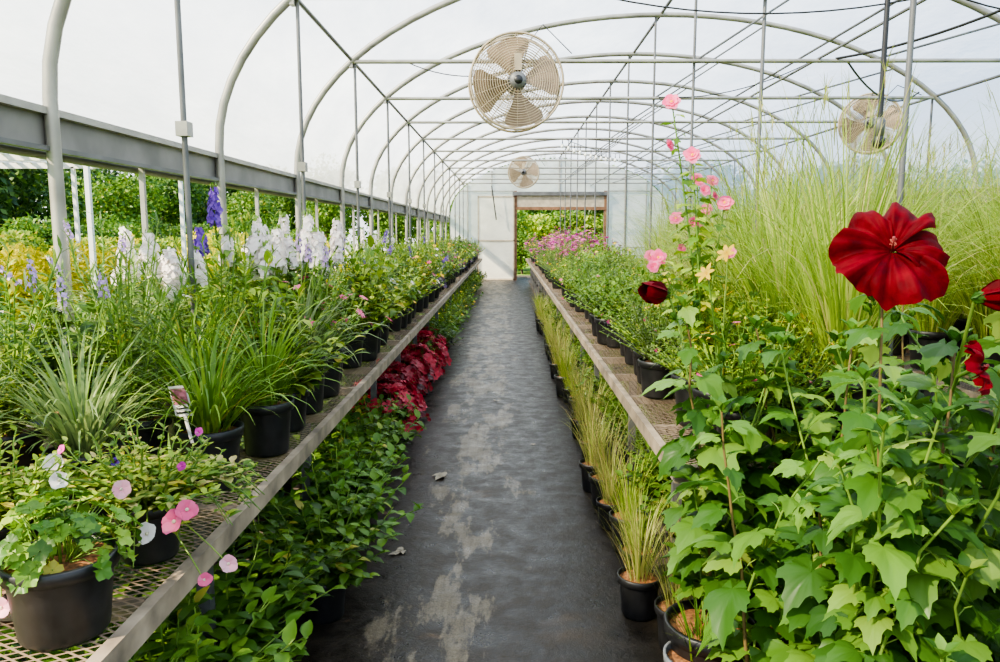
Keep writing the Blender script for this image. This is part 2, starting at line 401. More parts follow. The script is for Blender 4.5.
def gen(mb,nst,h,spread,nl,L,W,mi,tip=None,r=.09,ph=.17,droop=.8,potm='pot',**k):
    pot(mb,r,ph,potm); bush(mb,ph*.9,nst,h,spread,nl,L,W,mi,tip=tip,droop=droop,**k)
def trileaf(mb,o,d,L,mi,droop=.9,pet=.45,out=None):
    d=d.normalized(); e=o+d*L*pet+Vector((0,0,.01)); tube(mb,[o,(o+e)/2+Vector((0,0,.008)),e],.0022,.0016,'stem',4)
    d2=(d+Vector((0,0,U(-.75,-.15)))).normalized()
    s=d2.cross(Z)
    if s.length<.01: s=Vector((1,0,0))
    s.normalize(); nr=s.cross(d2); nr=(nr+s*U(-.35,.35)).normalized()
    mapleleaf(mb,e,d2,nr,L*1.1,mi,droop,out or (OUT5 if U(0,1)<.5 else OUT3))
def hibpet(mb,o,nr,Rr,mi='pet_red',seed=0,cupk=.5):
    nr=nr.normalized(); a=nr.cross(Z).normalized(); b=a.cross(nr)
    rg=random.Random(seed)
    for k in range(5):
        th=2*pi*k/5+pi/2+.3+rg.uniform(-.12,.12); half=.95; nu,nv=14,22; vs=[]; ph=rg.uniform(0,6); sc=rg.uniform(.85,1.12)
        rec=rg.uniform(.15,.85)
        for i in range(nu+1):
            u=i/nu
            for j in range(nv+1):
                v=-1+2*j/nv
                rr=Rr*sc*(.02+u)*(1-.20*abs(v)**3+.03*sin(v*9+ph)+.015*sin(v*23+ph)); an=th+v*half*(.95-.13*u)
                z=Rr*(cupk*u**.8 -rec*u**3.2+ .18*u*u*sin(v*6+ph)+.065*u*sin(v*15+ph*2)+.10*v*(.25+u))
                vs.append(o+(a*cos(an)+b*sin(an))*rr+nr*z)
        fs=[(i*(nv+1)+j,i*(nv+1)+j+1,(i+1)*(nv+1)+j+1,(i+1)*(nv+1)+j) for i in range(nu) for j in range(nv)]
        mb.add(vs,fs,mi)
    tube(mb,[o,o+nr*Rr*.25,o+nr*Rr*.42+Vector((0,0,.005))],.004,.003,'stamen',8,True)
    for i in range(20):
        t=U(.25,.42); q=(a*U(-1,1)+b*U(-1,1)).normalized(); p=o+nr*Rr*t+q*.006
        lathe(mb,[(.0003,-.0015),(.0013,0),(.0003,.0015)],'pollen',5,p)
def hibbud(mb,o,d,L,mi='pet_red',w=.34):
    d=d.normalized(); a=d.cross(Z)
    if a.length<.1:a=Vector((1,0,0))
    a.normalize(); b=d.cross(a)
    for k in range(7):
        t=2*pi*k/5+.3*k; q=a*cos(t)+b*sin(t)
        leaf(mb,o+q*L*.04,(d+q*.75),L*U(.85,1.1),L*w,mi,droop=-1.1,fold=.45,n=6,prof=P_PET,up=-q+d*.3)
    for k in range(5):
        t=2*pi*k/5; q=a*cos(t)+b*sin(t); leaf(mb,o-d*.01,d*.9+q*.8,L*.38,L*.13,'leaf_hib',droop=-.8,n=3,up=-q)
def hibiscus(mb,h,seed,lean=.1,az=0,branches=2,L=.13,nl=24,fill=3):
    pot(mb,.15,.28,'pot')
    rg=random.Random(seed)
    def stem(o,az,lean,hh,nl,t0,LL,sm='stem_red',r=.0065):
        pts=stempts(o,az,lean,hh,8,.015); tube(mb,pts,r,.003,sm,6)
        for k in range(nl):
            t=t0+(1.02-t0)*k/nl; p,d=along(pts,t); a=k*2.4+rg.uniform(-.4,.4); e=rg.uniform(.0,.6)
            trileaf(mb,p,Vector((cos(a)*cos(e),sin(a)*cos(e),sin(e))),LL*rg.uniform(.6,1.15)*(1-.4*t*t),'leaf_hib',rg.uniform(.6,1.5))
        for k in range(5):
            a=k*1.3; leaf(mb,pts[-1],Vector((cos(a)*.7,sin(a)*.7,1)),LL*.4,LL*.10,'leaf_hib',.5,.4,4)
        return pts
    pts=stem((0,0,.25),az,lean,h-.25,nl,.08,L)
    top=pts[-1]
    for i in range(branches):
        p,d=along(pts,.08+.5*i/max(1,branches)); stem(tuple(p),az+rg.uniform(1,5),rg.uniform(.12,.28),(h-p.z)*rg.uniform(.65,.95),int(nl*.55),.12,L*.9,'stem',.005)
    for i in range(fill): stem((rg.uniform(-.06,.06),rg.uniform(-.06,.06),.25),i*2.1+seed,rg.uniform(.1,.25),rg.uniform(.3,.65)*h,10,.1,L,'stem',.005)
    for i in range(4):
        a=i*1.7; hibbud(mb,top+Vector((cos(a)*.03,sin(a)*.03,-.02*i)),Vector((cos(a)*.6,sin(a)*.6,1)),.028,'leaf_hib',.4)
    return top
M={}
M['strap1']=T('strappy_a',strappy,190,.42,.006,'leaf')
M['strap2']=T('strappy_b',strappy,190,.46,.0055,'leaf')
M['strap3']=T('strappy_c',strappy,190,.40,.0065,'leaf_blue',spikes=3)
M['nar1']=T('narrow_a',narrow,22,.5,'leaf')
M['nar2']=T('narrow_b',narrow,22,.46,'leaf_blue',.10,.006,34,tip=spk_tip('pet_lav',.09,.013,5))
M['nar3']=T('narrow_c',narrow,22,.52,['leaf','leaf_lt'],.085,.008,36,tip=flat_tip('pet_white',.02,6,4))
M['del_w']=T('delph_w',delph,'pet_white',8,.36,.19,.036)
M['del_p']=T('delph_p',delph,'pet_purple',2,.42,.13,.028)
M['del_l']=T('delph_l',delph,'pet_lav',3,.36,.15,.018,'leaf_lt')
M['petunia']=T('petunia',petunia)
M['geran']=T('geran',geranium)
M['heuch']=T('heuch',heuch)
M['heuch_p']=T('heuch_p',heuch,'leaf_plum')
M['grass1']=T('tg1',tallgrass); M['grass2']=T('tg2',tallgrass,400,1.1,.0042,'grass'); M['grass3']=T('tg3',tallgrass,300,1.3,.0042,'grass_tan')
M['sedge1']=T('sg1',sedge); M['sedge2']=T('sg2',sedge,'grass',.34)
M['bush1']=T('b1',gen,40,.36,.27,18,.06,.017,'leaf')
M['bush2']=T('b2',gen,40,.34,.28,18,.052,.016,'leaf_lt',tip=flat_tip('pet_yellow',.018,6,5))
M['bush3']=T('b3',gen,36,.42,.26,18,.07,.016,['leaf','leaf_lt'],tip=spk_tip('pet_purple',.10,.016,6))
M['bush4']=T('b4',gen,44,.32,.26,20,.036,.009,['leaf_lt','leaf'],tip=flat_tip('pet_pink',.017,6,7))
M['bush5']=T('b5',gen,44,.36,.27,22,.042,.007,'leaf_blue')
M['bush6']=T('b6',gen,40,.38,.27,16,.055,.02,'leaf_yel')
M['bush7']=T('b7',gen,30,.40,.28,12,.12,.026,['leaf','leaf_lt'],droop=1.2)
M['bush8']=T('b8',gen,30,.40,.28,12,.10,.03,['leaf_dk','leaf'],droop=1.,tip=flat_tip('pet_white',.03,7,6,'pet_yellow'))
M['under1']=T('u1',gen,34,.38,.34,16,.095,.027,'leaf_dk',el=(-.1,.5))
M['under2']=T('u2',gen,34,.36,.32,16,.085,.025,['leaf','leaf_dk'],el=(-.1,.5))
M['aster']=T('as',gen,60,.38,.27,12,.04,.008,'leaf',tip=flat_tip('pet_mag',.026,9,1,'pet_yellow'))
M['yel']=T('yl',gen,40,.38,.25,12,.05,.01,'leaf',tip=flat_tip('pet_yellow',.024,9,3,'soil'))
M['pinkf']=T('pk',gen,40,.36,.25,14,.05,.012,'leaf',tip=flat_tip('pet_pink',.022,7,3))
M['salv']=T('sv',gen,40,.28,.23,12,.05,.014,'leaf_blue',tip=spk_tip('pet_lav',.12,.012,2,20))

# --------------------------------------------------------- structure
CX,HW,ZB,ZH=1.72,3.62,2.15,1.85
YS=[-.5+1.85*i for i in range(14)]; YE=25.2; Y0=-2.4
YS=[-2.35]+YS
def arch(t,off=0): return (CX-(HW+off)*cos(t), ZB+(ZH+off)*sin(t))
for y in YS:
    mb=MB()
    pts=[(CX-HW,y,0),(CX-HW,y,1.1)]+[(arch(t)[0],y,arch(t)[1]) for t in [pi*i/40 for i in range(41)]]+[(CX+HW,y,1.1),(CX+HW,y,0)]
    tube(mb,pts,.029,.029,'galv',10)
    place(mb.mesh('hoop'),'greenhouse_hoop')
    mb=MB()
    if y>4:
        tube(mb,[(-1.386,y,3.1),(CX,y,3.1),(4.826,y,3.1)],.019,.019,'galv',8)
    if y>2.5:
        for x,zt in((-1.36,3.1),(4.8,3.1),(1.66,4.0)):
            tube(mb,[(x,y+.03,.0),(x,y+.03,zt)],.013,.013,'galv_dark',8)
        mb.box(-1.385,-1.335,y,y+.06,2.0,2.06,'galv')
        mb.box(-1.40,-1.37,y-.02,y+.04,3.05,3.14,'galv')
        if y>4:
            tube(mb,[(1.66,y,3.1),(2.9,y,3.9)],.011,.011,'galv_dark',6)
            tube(mb,[(3.2,y,3.1),(4.35,y,3.42)],.011,.011,'galv_dark',6)
        place(mb.mesh('truss'),'roof_truss')
mb=MB()
for x,z,r in((-1.386,3.12,.016),(4.826,3.12,.016),(1.72,4.02,.018),(3.6,3.72,.014),(2.75,3.12,.012)):
    tube(mb,[(x,Y0,z),(x,12,z),(x,YE,z)],r,r,'galv_dark',8)
place(mb.mesh('purlins'),'roof_purlin')
# film cover
mb=MB(); N=36; vs=[]; ys=[Y0+ (YE-Y0)*i/15 for i in range(16)]
for y in ys:
    for x,z in [(CX-HW-.035,2.02)]+[arch(pi*i/N,.035) for i in range(N+1)]+[(CX+HW+.035,2.02)]: vs.append((x,y,z))
w=N+3
mb.add(vs,[(i*w+j,i*w+j+1,(i+1)*w+j+1,(i+1)*w+j) for i in range(15) for j in range(w-1)],'film')
place(mb.mesh('film'),'ceiling')
for nm,x,s in(('wall_left',CX-HW,-1),('wall_right',CX+HW,1)):
    mb=MB()
    def bx(a,b,*r): mb.box(min(x+s*a,x+s*b),max(x+s*a,x+s*b),Y0,YE,*r)
    bx(.032,.07,1.95,2.10,'beam'); bx(.0,.034,2.085,2.115,'galv'); bx(-.0,.034,1.935,1.955,'galv_dark'); bx(.03,.07,.0,.22,'wood_brown')
    tube(mb,[(x+s*.09,Y0,1.93),(x+s*.09,YE,1.93)],.02,.02,'galv_dark',8)
    y=Y0
    while y<YE:
        mb.box(x+s*.05-.012,x+s*.05+.012,y+.9,y+.924,.2,1.95,'galv'); y+=1.85
    place(mb.mesh(nm),nm)
# end wall
mb=MB(); DX0,DX1,DZ=.33,3.2,2.33
xs=sorted([CX-HW+2*HW*i/48 for i in range(49)]+[DX0,DX1]); 
def az_(x): return ZB+ZH*math.sqrt(max(0,1-((x-CX)/HW)**2))
for a,b in zip(xs[:-1],xs[1:]):
    zb=DZ if (a>=DX0-.001 and b<=DX1+.001) else 0
    mb.add([(a,YE,zb),(b,YE,zb),(b,YE,az_(b)),(a,YE,az_(a))],[(0,1,2,3)],'end_panel')
for x in (-1.3,-.5,3.9,4.6,1.72): tube(mb,[(x,YE-.04,0 if x!=1.72 else 2.9),(x,YE-.04,az_(x))],.02,.02,'galv',6)
for z in(1.1,2.95): 
    tube(mb,[(-1.85,YE-.05,z),(DX0,YE-.05,z)],.018,.018,'galv',6); tube(mb,[(DX1,YE-.05,z),(5.3,YE-.05,z)],.018,.018,'galv',6)
place(mb.mesh('ew'),'wall_back')
mb=MB()
mb.box(DX0-.09,DX0,YE-.12,YE-.02,0,2.95,'wood_brown'); mb.box(DX1,DX1+.09,YE-.12,YE-.02,0,2.95,'wood_brown')
mb.box(DX0-.09,DX1+.09,YE-.14,YE-.02,DZ,DZ+.10,'wood_brown'); mb.box(DX0,DX1,YE-.1,YE-.03,DZ+.10,2.8,'header'); mb.box(DX0-.15,DX1+.15,YE-.2,YE-.02,2.8,2.92,'galv_dark')
place(mb.mesh('df'),'door_frame')
mb=MB(); mb.box(-.95,.22,YE-.16,YE-.14,.03,2.75,'door_panel')
for x in(-.97,.2): mb.box(x,x+.04,YE-.18,YE-.12,.02,2.78,'header')
for z in(.02,1.3,2.74): mb.box(-.97,.24,YE-.18,YE-.12,z,z+.05,'header')
place(mb.mesh('dl'),'door_1')
# ground
def plane(name,x0,x1,y0,y1,z,mi):
    mb=MB(); mb.add([(x0,y0,z),(x1,y0,z),(x1,y1,z),(x0,y1,z)],[(0,1,2,3)],mi,False); return place(mb.mesh(name),name)
plane('lawn',-70,70,-30,110,-.03,'lawn')
plane('floor',CX-HW-.2,CX+HW+.2,Y0-4,YE+3,0,'gravel')
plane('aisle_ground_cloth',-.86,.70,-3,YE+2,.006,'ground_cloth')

# benches
def bench(x0,x1,y0,y1,z=.77):
    mb=MB()
    mb.box(x0,x0+.03,y0,y1,z-.052,z+.006,'rail'); mb.box(x1-.03,x1,y0,y1,z-.052,z+.006,'rail')
    mb.box(x0,x1,y0-.03,y0,z-.052,z+.006,'rail'); mb.box(x0,x1,y1,y1+.03,z-.052,z+.006,'rail')
    y=y0+.6
    while y<y1:
        mb.box(x0+.03,x1-.03,y,y+.04,z-.05,z-.012,'rail')
        if int((y-y0)/.6)%2==1:
            for x in(x0+.14,x1-.18): mb.box(x,x+.04,y,y+.04,0,z-.05,'galv_dark')
            mb.box(x0+.14,x1-.14,y,y+.04,.25,.29,'galv_dark')
        y+=.6
    mb.add([(x0+.03,y0,z-.003),(x1-.03,y0,z-.003),(x1-.03,y1,z-.003),(x0+.03,y1,z-.003)],[(0,1,2,3)],'expanded_metal',False)
    return place(mb.mesh('bench'),'plant_bench')
bench(-1.82,-.785,.4,24); bench(.595,1.60,2.6,24); bench(2.4,3.5,1.5,24); bench(4.1,5.15,1.5,24)
BZ=.772
# --------------------------------------------------------- left bench planting
def pl(k,name,x,y,z=BZ,sc=1.,rz=None): 
    return place(M[k],name,x,y,z,U(0,6.28) if rz is None else rz,sc)
pl('geran','potted_geranium',-.925,1.47,sc=.74,rz=1)
pl('petunia','potted_petunia',-.92,1.84,sc=1.0,rz=0)
pl('petunia','potted_petunia',-1.22,1.72,sc=1.0,rz=-.4)
pl('strap1','potted_strappy_perennial',-.97,2.38,rz=.2)
pl('strap2','potted_strappy_perennial',-.91,2.76)
pl('bush7','potted_toad_lily',-.93,3.10)
pl('strap3','potted_strappy_perennial',-.95,3.42,sc=1.1)
pl('geran','potted_geranium',-1.42,1.45,sc=.8)
pl('strap3','potted_strappy_perennial',-1.24,2.12,sc=1.0)
pl('nar2','potted_lavender',-1.52,1.9,sc=.95)
pl('nar1','potted_spurge',-1.26,2.48,sc=1.05)
pl('strap2','potted_strappy_perennial',-1.22,2.84,sc=1.1)
pl('nar3','potted_phlox',-1.56,2.25,sc=1.12)
pl('bush8','potted_shasta_daisy',-1.56,2.6,sc=1.2)
pl('nar2','potted_lavender',-1.55,3.0,sc=1.3)
pl('del_w','potted_delphinium',-1.58,3.3,sc=1.15)
pl('del_l','potted_delphinium',-1.55,1.6,sc=1.1)
pl('nar3','potted_phlox',-1.22,3.2,sc=1.15)
pl('bush7','potted_toad_lily',-1.2,3.56,sc=1.2)
pl('del_p','potted_delphinium',-1.45,3.95,sc=1.4)
pl('del_w','potted_delphinium',-1.22,4.0,sc=1.25); pl('del_w','potted_delphinium',-1.15,4.4,sc=1.25); pl('del_w','potted_delphinium',-1.40,4.4,sc=1.2)
pl('nar3','potted_phlox',-1.52,4.1,sc=1.2)
pl('nar1','potted_spurge',-1.54,4.6,sc=1.3); pl('del_p','potted_delphinium',-1.15,5.5,sc=1.15)
seqA=['bush2','bush3','bush1','bush2','bush6','bush8','bush7','bush2','pinkf','bush7','nar3','bush6']
seqF=['salv','bush4','heuch_p','bush2','salv','pinkf','yel','bush5','bush7','bush8']
nm={'bush1':'potted_mint','bush2':'potted_coreopsis','bush3':'potted_salvia','bush4':'potted_cuphea','bush5':'potted_artemisia','bush6':'potted_golden_spirea','bush7':'potted_toad_lily','bush8':'potted_shasta_daisy','salv':'potted_catmint','heuch_p':'potted_coral_bells','pinkf':'potted_pink_aster','yel':'potted_black_eyed_susan','nar1':'potted_spurge','nar3':'potted_phlox','del_l':'potted_delphinium','del_p':'potted_delphinium','del_w':'potted_delphinium','aster':'potted_aster','grass1':'potted_maiden_grass','grass2':'potted_maiden_grass','grass3':'potted_maiden_grass','under1':'shade_perennial','under2':'shade_perennial','heuch':'potted_red_coral_bells','sedge1':'potted_sedge','sedge2':'potted_sedge'}
y=3.8
while y<23.6:
    for xi,x in enumerate((-.98,-1.22,-1.44,-1.52)):
        if y<4.7 and xi>0: continue
        if y<9: k=R.choice(seqA if xi<2 else seqA+['nar3','del_l','del_w'])
        else: k=R.choice(seqF if xi<2 else seqF+['yel','pinkf','nar3'])
        pl(k,nm[k],x+U(-.04,.04),y+U(-.12,.12),sc=U(.85,1.3) if xi<2 else U(.9,1.2))
    y+=.34 if y<9 else .42
# white printed plant label staked in the near pot
mb=MB(); t=Vector((-.16,-.10,1)).normalized(); sd=Vector((1,-.12,.12)).normalized()
def quad(c,w,h,mi,off): 
    q=Vector((0,-off,0)); mb.add([c-sd*w+q,c+sd*w+q,c+sd*w+t*h+q,c-sd*w+t*h+q],[(0,1,2,3)],mi,False)
quad(Vector((0,0,0)),.006,.10,'tag',0); quad(t*.09,.030,.10,'tag',.001); quad(t*.13,.025,.052,'tag_pic',.003)
quad(t*.10,.024,.006,'black_plastic',.003); quad(t*.115,.020,.004,'black_plastic',.003)
place(mb.mesh('tag'),'plant_label',-.985,2.275,.945)
# under left bench
y=1.3
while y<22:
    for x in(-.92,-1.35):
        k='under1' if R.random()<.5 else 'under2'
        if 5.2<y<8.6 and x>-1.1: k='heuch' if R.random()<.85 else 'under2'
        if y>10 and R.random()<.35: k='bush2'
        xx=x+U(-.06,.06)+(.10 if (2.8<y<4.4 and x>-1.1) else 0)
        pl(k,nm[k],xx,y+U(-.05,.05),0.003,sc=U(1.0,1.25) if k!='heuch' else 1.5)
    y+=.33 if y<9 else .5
# right bench plants
y=2.85
while y<23.6:
    for xi,x in enumerate((.82,1.08,1.38)):
        if y<8: k=R.choice(['bush4','bush5','bush4','bush2','bush1','bush7'])
        elif y<10: k=R.choice(['bush4','bush5','bush1','bush2'])
        elif y<15: k=R.choice(['aster','aster','pinkf','bush4']) if xi>0 else R.choice(['bush4','bush5','bush2'])
        else: k=R.choice(['bush4','yel','bush5','aster'])
        s=U(.85,1.25)*(1.15 if k=='aster' else 1)
        if xi==2 and y<8: continue
        pl(k,nm[k],x+U(-.06,.06),y+U(-.1,.1),sc=s+.12*xi)
    y+=.31 if y<9 else .44
# tall grass on right
for x,y,k,s in((1.38,3.05,'grass1',1.0),(1.35,3.6,'grass2',1.1),(1.4,4.2,'grass1',1.0),(1.42,4.8,'grass2',1.0),(1.4,5.5,'grass3',.85),(1.4,6.3,'grass2',.8),(1.42,7.1,'grass1',.75)):
    pl(k,'potted_maiden_grass',x,y,sc=s)
y=1.9
while y<14:
    for x in(2.62,3.0,3.32,4.25,4.6):
        if x>4 and y<3.5: continue
        k=R.choice(['grass1','grass2','grass2','grass3'] if y<9 else ['bush2','pinkf','yel','grass2'])
        pl(k,nm[k],x+U(-.05,.05),y+U(-.08,.08),sc=(U(.95,1.15) if x<4 else U(.7,.85)) if k[:5]=='grass' else 1.4)
    y+=.55
# floor pots on the right side of aisle
for x,y,k,s in((.66,2.72,'sedge1',1.1),(.555,2.98,'sedge1',1.1),(.80,3.0,'sedge2',1),(.60,3.28,'sedge2',1.0)): pl(k,'potted_sedge',x,y,.008,sc=s)
y=3.62
while y<14:
    pl('sedge1' if R.random()<.5 else 'sedge2','potted_sedge',.59+U(-.05,.04),y,.008,sc=U(.85,1.3))
    pl(R.choice(['under2','bush5','bush1']),'shade_perennial',.92+U(-.06,.04),y,.003,sc=1.1); 
    y+=.30 if y<8 else .4
y=2.9
while y<8:
    pl('under1','shade_perennial',1.25,y,.003); y+=.4
for x,y in((1.05,2.7),(1.35,2.75),(1.7,2.6),(2.0,2.2),(1.1,3.1),(2.0,3.2),(2.0,3.9),(1.55,1.25),(1.9,1.5)): pl('under1','shade_perennial',x,y,.003,sc=1.3)
mb=MB(); pot(mb,.11,.20,'pot_grey',36)
for i in range(50): blade(mb,(U(-.03,.03),U(-.03,.03),.18),U(0,6.28),U(1.0,1.5),U(.12,.3),.004,'leaf',U(.5,1.5))
place(mb.mesh('gp'),'grey_nursery_pot',.64,2.34,.008)

# --------------------------------------------------------- hibiscus foreground
def hib(x,y,h,seed,lean=.08,az=0,br=2,L=.13,nl=24,flower=None,bud=None,z=0.003,fill=3):
    mb=MB(); top=hibiscus(mb,h,seed,lean,az,br,L,nl,fill=fill)
    if flower:
        for off,nr,rad in flower:
            c=top+Vector(off); tube(mb,[top-Vector((0,0,.12)),(top+c)/2-Vector((0,-.02,.05)),c],.004,.005,'stem',6)
            hibpet(mb,c,Vector(nr),rad,seed=seed)
    if bud:
        for off,d,L_ in bud:
            c=top+Vector(off); tube(mb,[top-Vector((0,0,.1)),c],.004,.004,'stem',5); hibbud(mb,c,Vector(d),L_)
    return place(mb.mesh('hib'),'hardy_hibiscus',x,y,z)
hib(.85,1.64,1.46,3,lean=.03,az=2.,br=3,L=.13,nl=28,flower=[((.0,-.03,.095),(-.36,-.76,.52),.122)])
hib(.70,2.02,1.10,5,lean=.12,az=2.8,br=2,L=.145,nl=20,fill=1)
hib(.70,2.42,1.36,8,lean=.14,az=3.3,br=4,L=.145,nl=24,bud=[((-.05,0,.04),(-.8,-.4,.15),.11)])
hib(.98,2.15,1.30,12,lean=.08,az=1,br=4,L=.15,nl=24)
hib(1.3,2.05,1.42,17,lean=.1,az=0,br=4,L=.15,nl=26,bud=[((.02,-.02,.14),(.3,-.5,.4),.10)])
hib(.98,1.68,1.34,21,lean=.06,az=.5,br=4,L=.14,nl=26,bud=[((-.05,-.14,.12),(.8,-.4,.15),.10)],flower=[((-.075,-.20,-.02),(.85,-.45,.2),.055)])
hib(1.02,1.36,.98,26,lean=.05,az=5,br=3,L=.13,nl=18)
hib(.82,1.76,.95,31,lean=.06,az=3,br=3,L=.13,nl=18)
hib(1.42,1.68,1.32,36,lean=.05,az=1,br=4,L=.15,nl=24)
hib(1.7,2.3,1.42,41,lean=.05,az=1,br=4,L=.16,nl=24)
hib(1.3,2.45,1.38,46,lean=.05,az=1,br=3,L=.15,nl=22)
hib(.96,2.46,1.28,51,lean=.12,az=3.,br=4,L=.15,nl=22)

# --------------------------------------------------------- pink hollyhock on right bench
def rosy(x,y,specs,seed):
    mb=MB(); pot(mb,.12,.22)
    for (dx,dy,h) in specs:
        pts=[Vector((dx*t**1.3,dy*t,.2+(h-.2)*t)) for t in [i/8 for i in range(9)]]
        tube(mb,pts,.006,.003,'stem',5)
        for k in range(32):
            t=.05+.92*k/32; p,d=along(pts,t); a=k*2.4
            trileaf(mb,p,Vector((cos(a),sin(a),.3)),.08*U(.7,1.1)*(1-.4*t),R.choice(['leaf','leaf_lt']),.7,.5,OUT3)
        blossom(mb,pts[-1],Vector((U(-.6,.6),-.8,.4)),.038,'pet_palepink' if U(0,1)<.3 else 'pet_pink',6,.3,.5,3,'pet_yellow')
        for k in range(1):
            p,d=along(pts,U(.72,.93)); q=Vector((U(-.05,.05),-.03,0)); tube(mb,[p,p+q],.002,.002,'stem',4); blossom(mb,p+q,Vector((U(-.8,.8),-.8,.3)),.028,'pet_pink',6,.4,.5,3)
    return place(mb.mesh('ros'),'potted_pink_hollyhock',x,y,BZ)
rosy(.84,3.2,[(-.16,0,1.36),(-.08,-.05,1.14),(.08,.02,.95),(-.02,.1,1.05),(-.2,0,.72)],1)
rosy(1.0,4.1,[(.1,0,1.10),(-.1,-.05,.9),(.1,.1,.95),(-.2,.1,.7)],2)
mb=MB(); strappy(mb,90,.4,.007,'leaf'); 
for dx,h in((.02,.56),(-.06,.48)):
    pts=stempts((0,0,.18),0,dx,h); tube(mb,pts,.004,.003,'stem',5); blossom(mb,pts[-1],Vector((-.6,-.5,.5)),.05,'pet_yellow',6,.7,.20,1,droop=1.0)
place(mb.mesh('dayl'),'potted_daylily',.86,3.0,BZ)

# --------------------------------------------------------- fans
def fan(rad,x,y,z,rz=0,tilt=0,ceil=3.1):
    mb=MB()
    def ring(r,yy,t,mi='fan_cream',seg=40):
        pts=[(r*cos(2*pi*i/seg),yy,r*sin(2*pi*i/seg)) for i in range(seg+1)]; tube(mb,pts,t,t,mi,5)
    for yy,sg in((-.09,-1),(.09,1)):
        for i in range(1,17):
            q=i/16; ring(rad*(.18+.82*q),yy+sg*.05*(1-q*q),.0034)
        for i in range(20):
            a=2*pi*i/20; pts=[(rad*q*cos(a),yy+sg*.05*(1-q*q),rad*q*sin(a)) for q in(.15,.5,.8,1)]; tube(mb,pts,.003,.003,'fan_cream',4)
    ring(rad,-.09,.011); ring(rad,.09,.011)
    for i in range(8):
        a=2*pi*i/8; tube(mb,[(rad*cos(a),-.09,rad*sin(a)),(rad*cos(a),.09,rad*sin(a))],.006,.006,'fan_cream',5)
    rm=Matrix.Rotation(pi/2,3,'X')
    lathe(mb,[(.001,.17),(rad*.15,.165),(rad*.2,.12),(rad*.2,-.12),(.001,-.16)],'galv_dark',20,Vector((0,0,0)),rm)
    lathe(mb,[(.001,.175),(rad*.09,.172),(rad*.10,.15)],'black_plastic',16,Vector((0,0,0)),rm)
    for k in range(4):
        a0=pi/2*k+.25; vs=[]
        for i in range(7):
            r=rad*(.15+.78*i/6)
            for j in range(6):
                an=a0+(-.62+1.24*j/5)*(.6+.4*i/6)*(1 if i<6 else .8); vs.append((r*cos(an),.045*(j-2.5)/2.5,r*sin(an)))
        mb.add(vs,[(i*6+j,i*6+j+1,(i+1)*6+j+1,(i+1)*6+j) for i in range(6) for j in range(5)],'fan_blade')
    tube(mb,[(0,.06,rad*.1),(0,.12,rad*.7),(0,.12,rad*1.0),(0,.05,ceil-z)],.014,.014,'galv_dark',8)
    mb.box(-.03,.03,-.15,-.10,rad*.2,rad*.55,'fan_cream')
    tube(mb,[(.05,.1,rad*.1),(.12,.14,rad*.9),(.25,.1,rad*1.3),(.5,.05,ceil-z+.03)],.005,.005,'black_plastic',5)
    o=place(mb.mesh('fan'),'circulation_fan',x,y,z,rz); o.rotation_euler=(tilt,0,rz); return o
fan(.40,.075,6.72,2.88,.12,0,3.12); fan(.36,.39,17.9,2.99,-.1); fan(.33,4.2,8.95,2.84,-.5)

# hanging pendant socket, cables, string bulbs
mb=MB()
tube(mb,[(2.43,5.05,3.12),(2.43,5.05,2.32)],.018,.018,'black_plastic',8)
tube(mb,[(2.43,5.05,3.12),(2.43,5.05,3.9)],.006,.006,'black_plastic',6)
lathe(mb,[(.001,.0),(.03,0),(.035,.1),(.022,.12),(.001,.12)],'galv_dark',14,Vector((2.43,5.05,2.22)))
lathe(mb,[(.001,-.08),(.03,-.065),(.045,-.03),(.03,.0)],'black_plastic',14,Vector((2.43,5.05,2.22)))
place(mb.mesh('pend'),'hanging_lamp_socket')
mb=MB()
def sag(a,b,s,r=.006,mi='black_plastic',n=12):
    a=Vector(a);b=Vector(b); pts=[a.lerp(b,i/n)-Vector((0,0,s*4*(i/n)*(1-i/n))) for i in range(n+1)]; tube(mb,pts,r,r,mi,5)
sag((.6,5.05,3.1),(2.8,5.05,3.12),.12); sag((2.8,5.05,3.12),(4.4,5.05,3.2),.18); sag((3.4,5.0,3.1),(4.8,6.9,3.1),.25,.012)
sag((-.9,6.9,3.1),(.1,6.9,3.05),.1,.005); sag((3.0,6.9,3.1),(4.6,8.7,3.15),.2,.01); sag((1.7,8.7,3.1),(3.6,8.7,3.6),.15); sag((4.0,5.1,3.4),(2.9,6.9,3.12),.1,.012)
sag((-.5,24.8,3.1),(-.35,24.8,2.0),0,.02,n=3)
place(mb.mesh('cab'),'overhead_cable')
mb=MB(); sag((.9,12.5,3.12),(2.2,15,3.12),.05,.006)
for i in range(12):
    t=i/11; p=Vector((.9,12.5,3.12)).lerp(Vector((2.2,15,3.12)),t)-Vector((0,0,.05*4*t*(1-t)+.12))
    tube(mb,[p+Vector((0,0,.12)),p+Vector((0,0,.03))],.004,.01,'black_plastic',5)
    lathe(mb,[(.001,.04),(.012,.03),(.03,-.01),(.025,-.035),(.001,-.045)],'bulb',10,p)
place(mb.mesh('sl'),'string_lights')
# dead leaves on aisle
for x,y,s in((-.41,4.75,.055),(-.52,3.6,.03),(-.55,3.55,.025),(.2,5.5,.02),(-.1,7,.025)):
    mb=MB(); 
    for k in range(3): leaf(mb,Vector((0,0,.004)),Vector((cos(k*1.1),sin(k*1.1),.3)),s*1.6,s*.5,'dead_leaf',.8,.3)
    place(mb.mesh('dlf'),'fallen_leaf',x,y,.006,U(0,6))

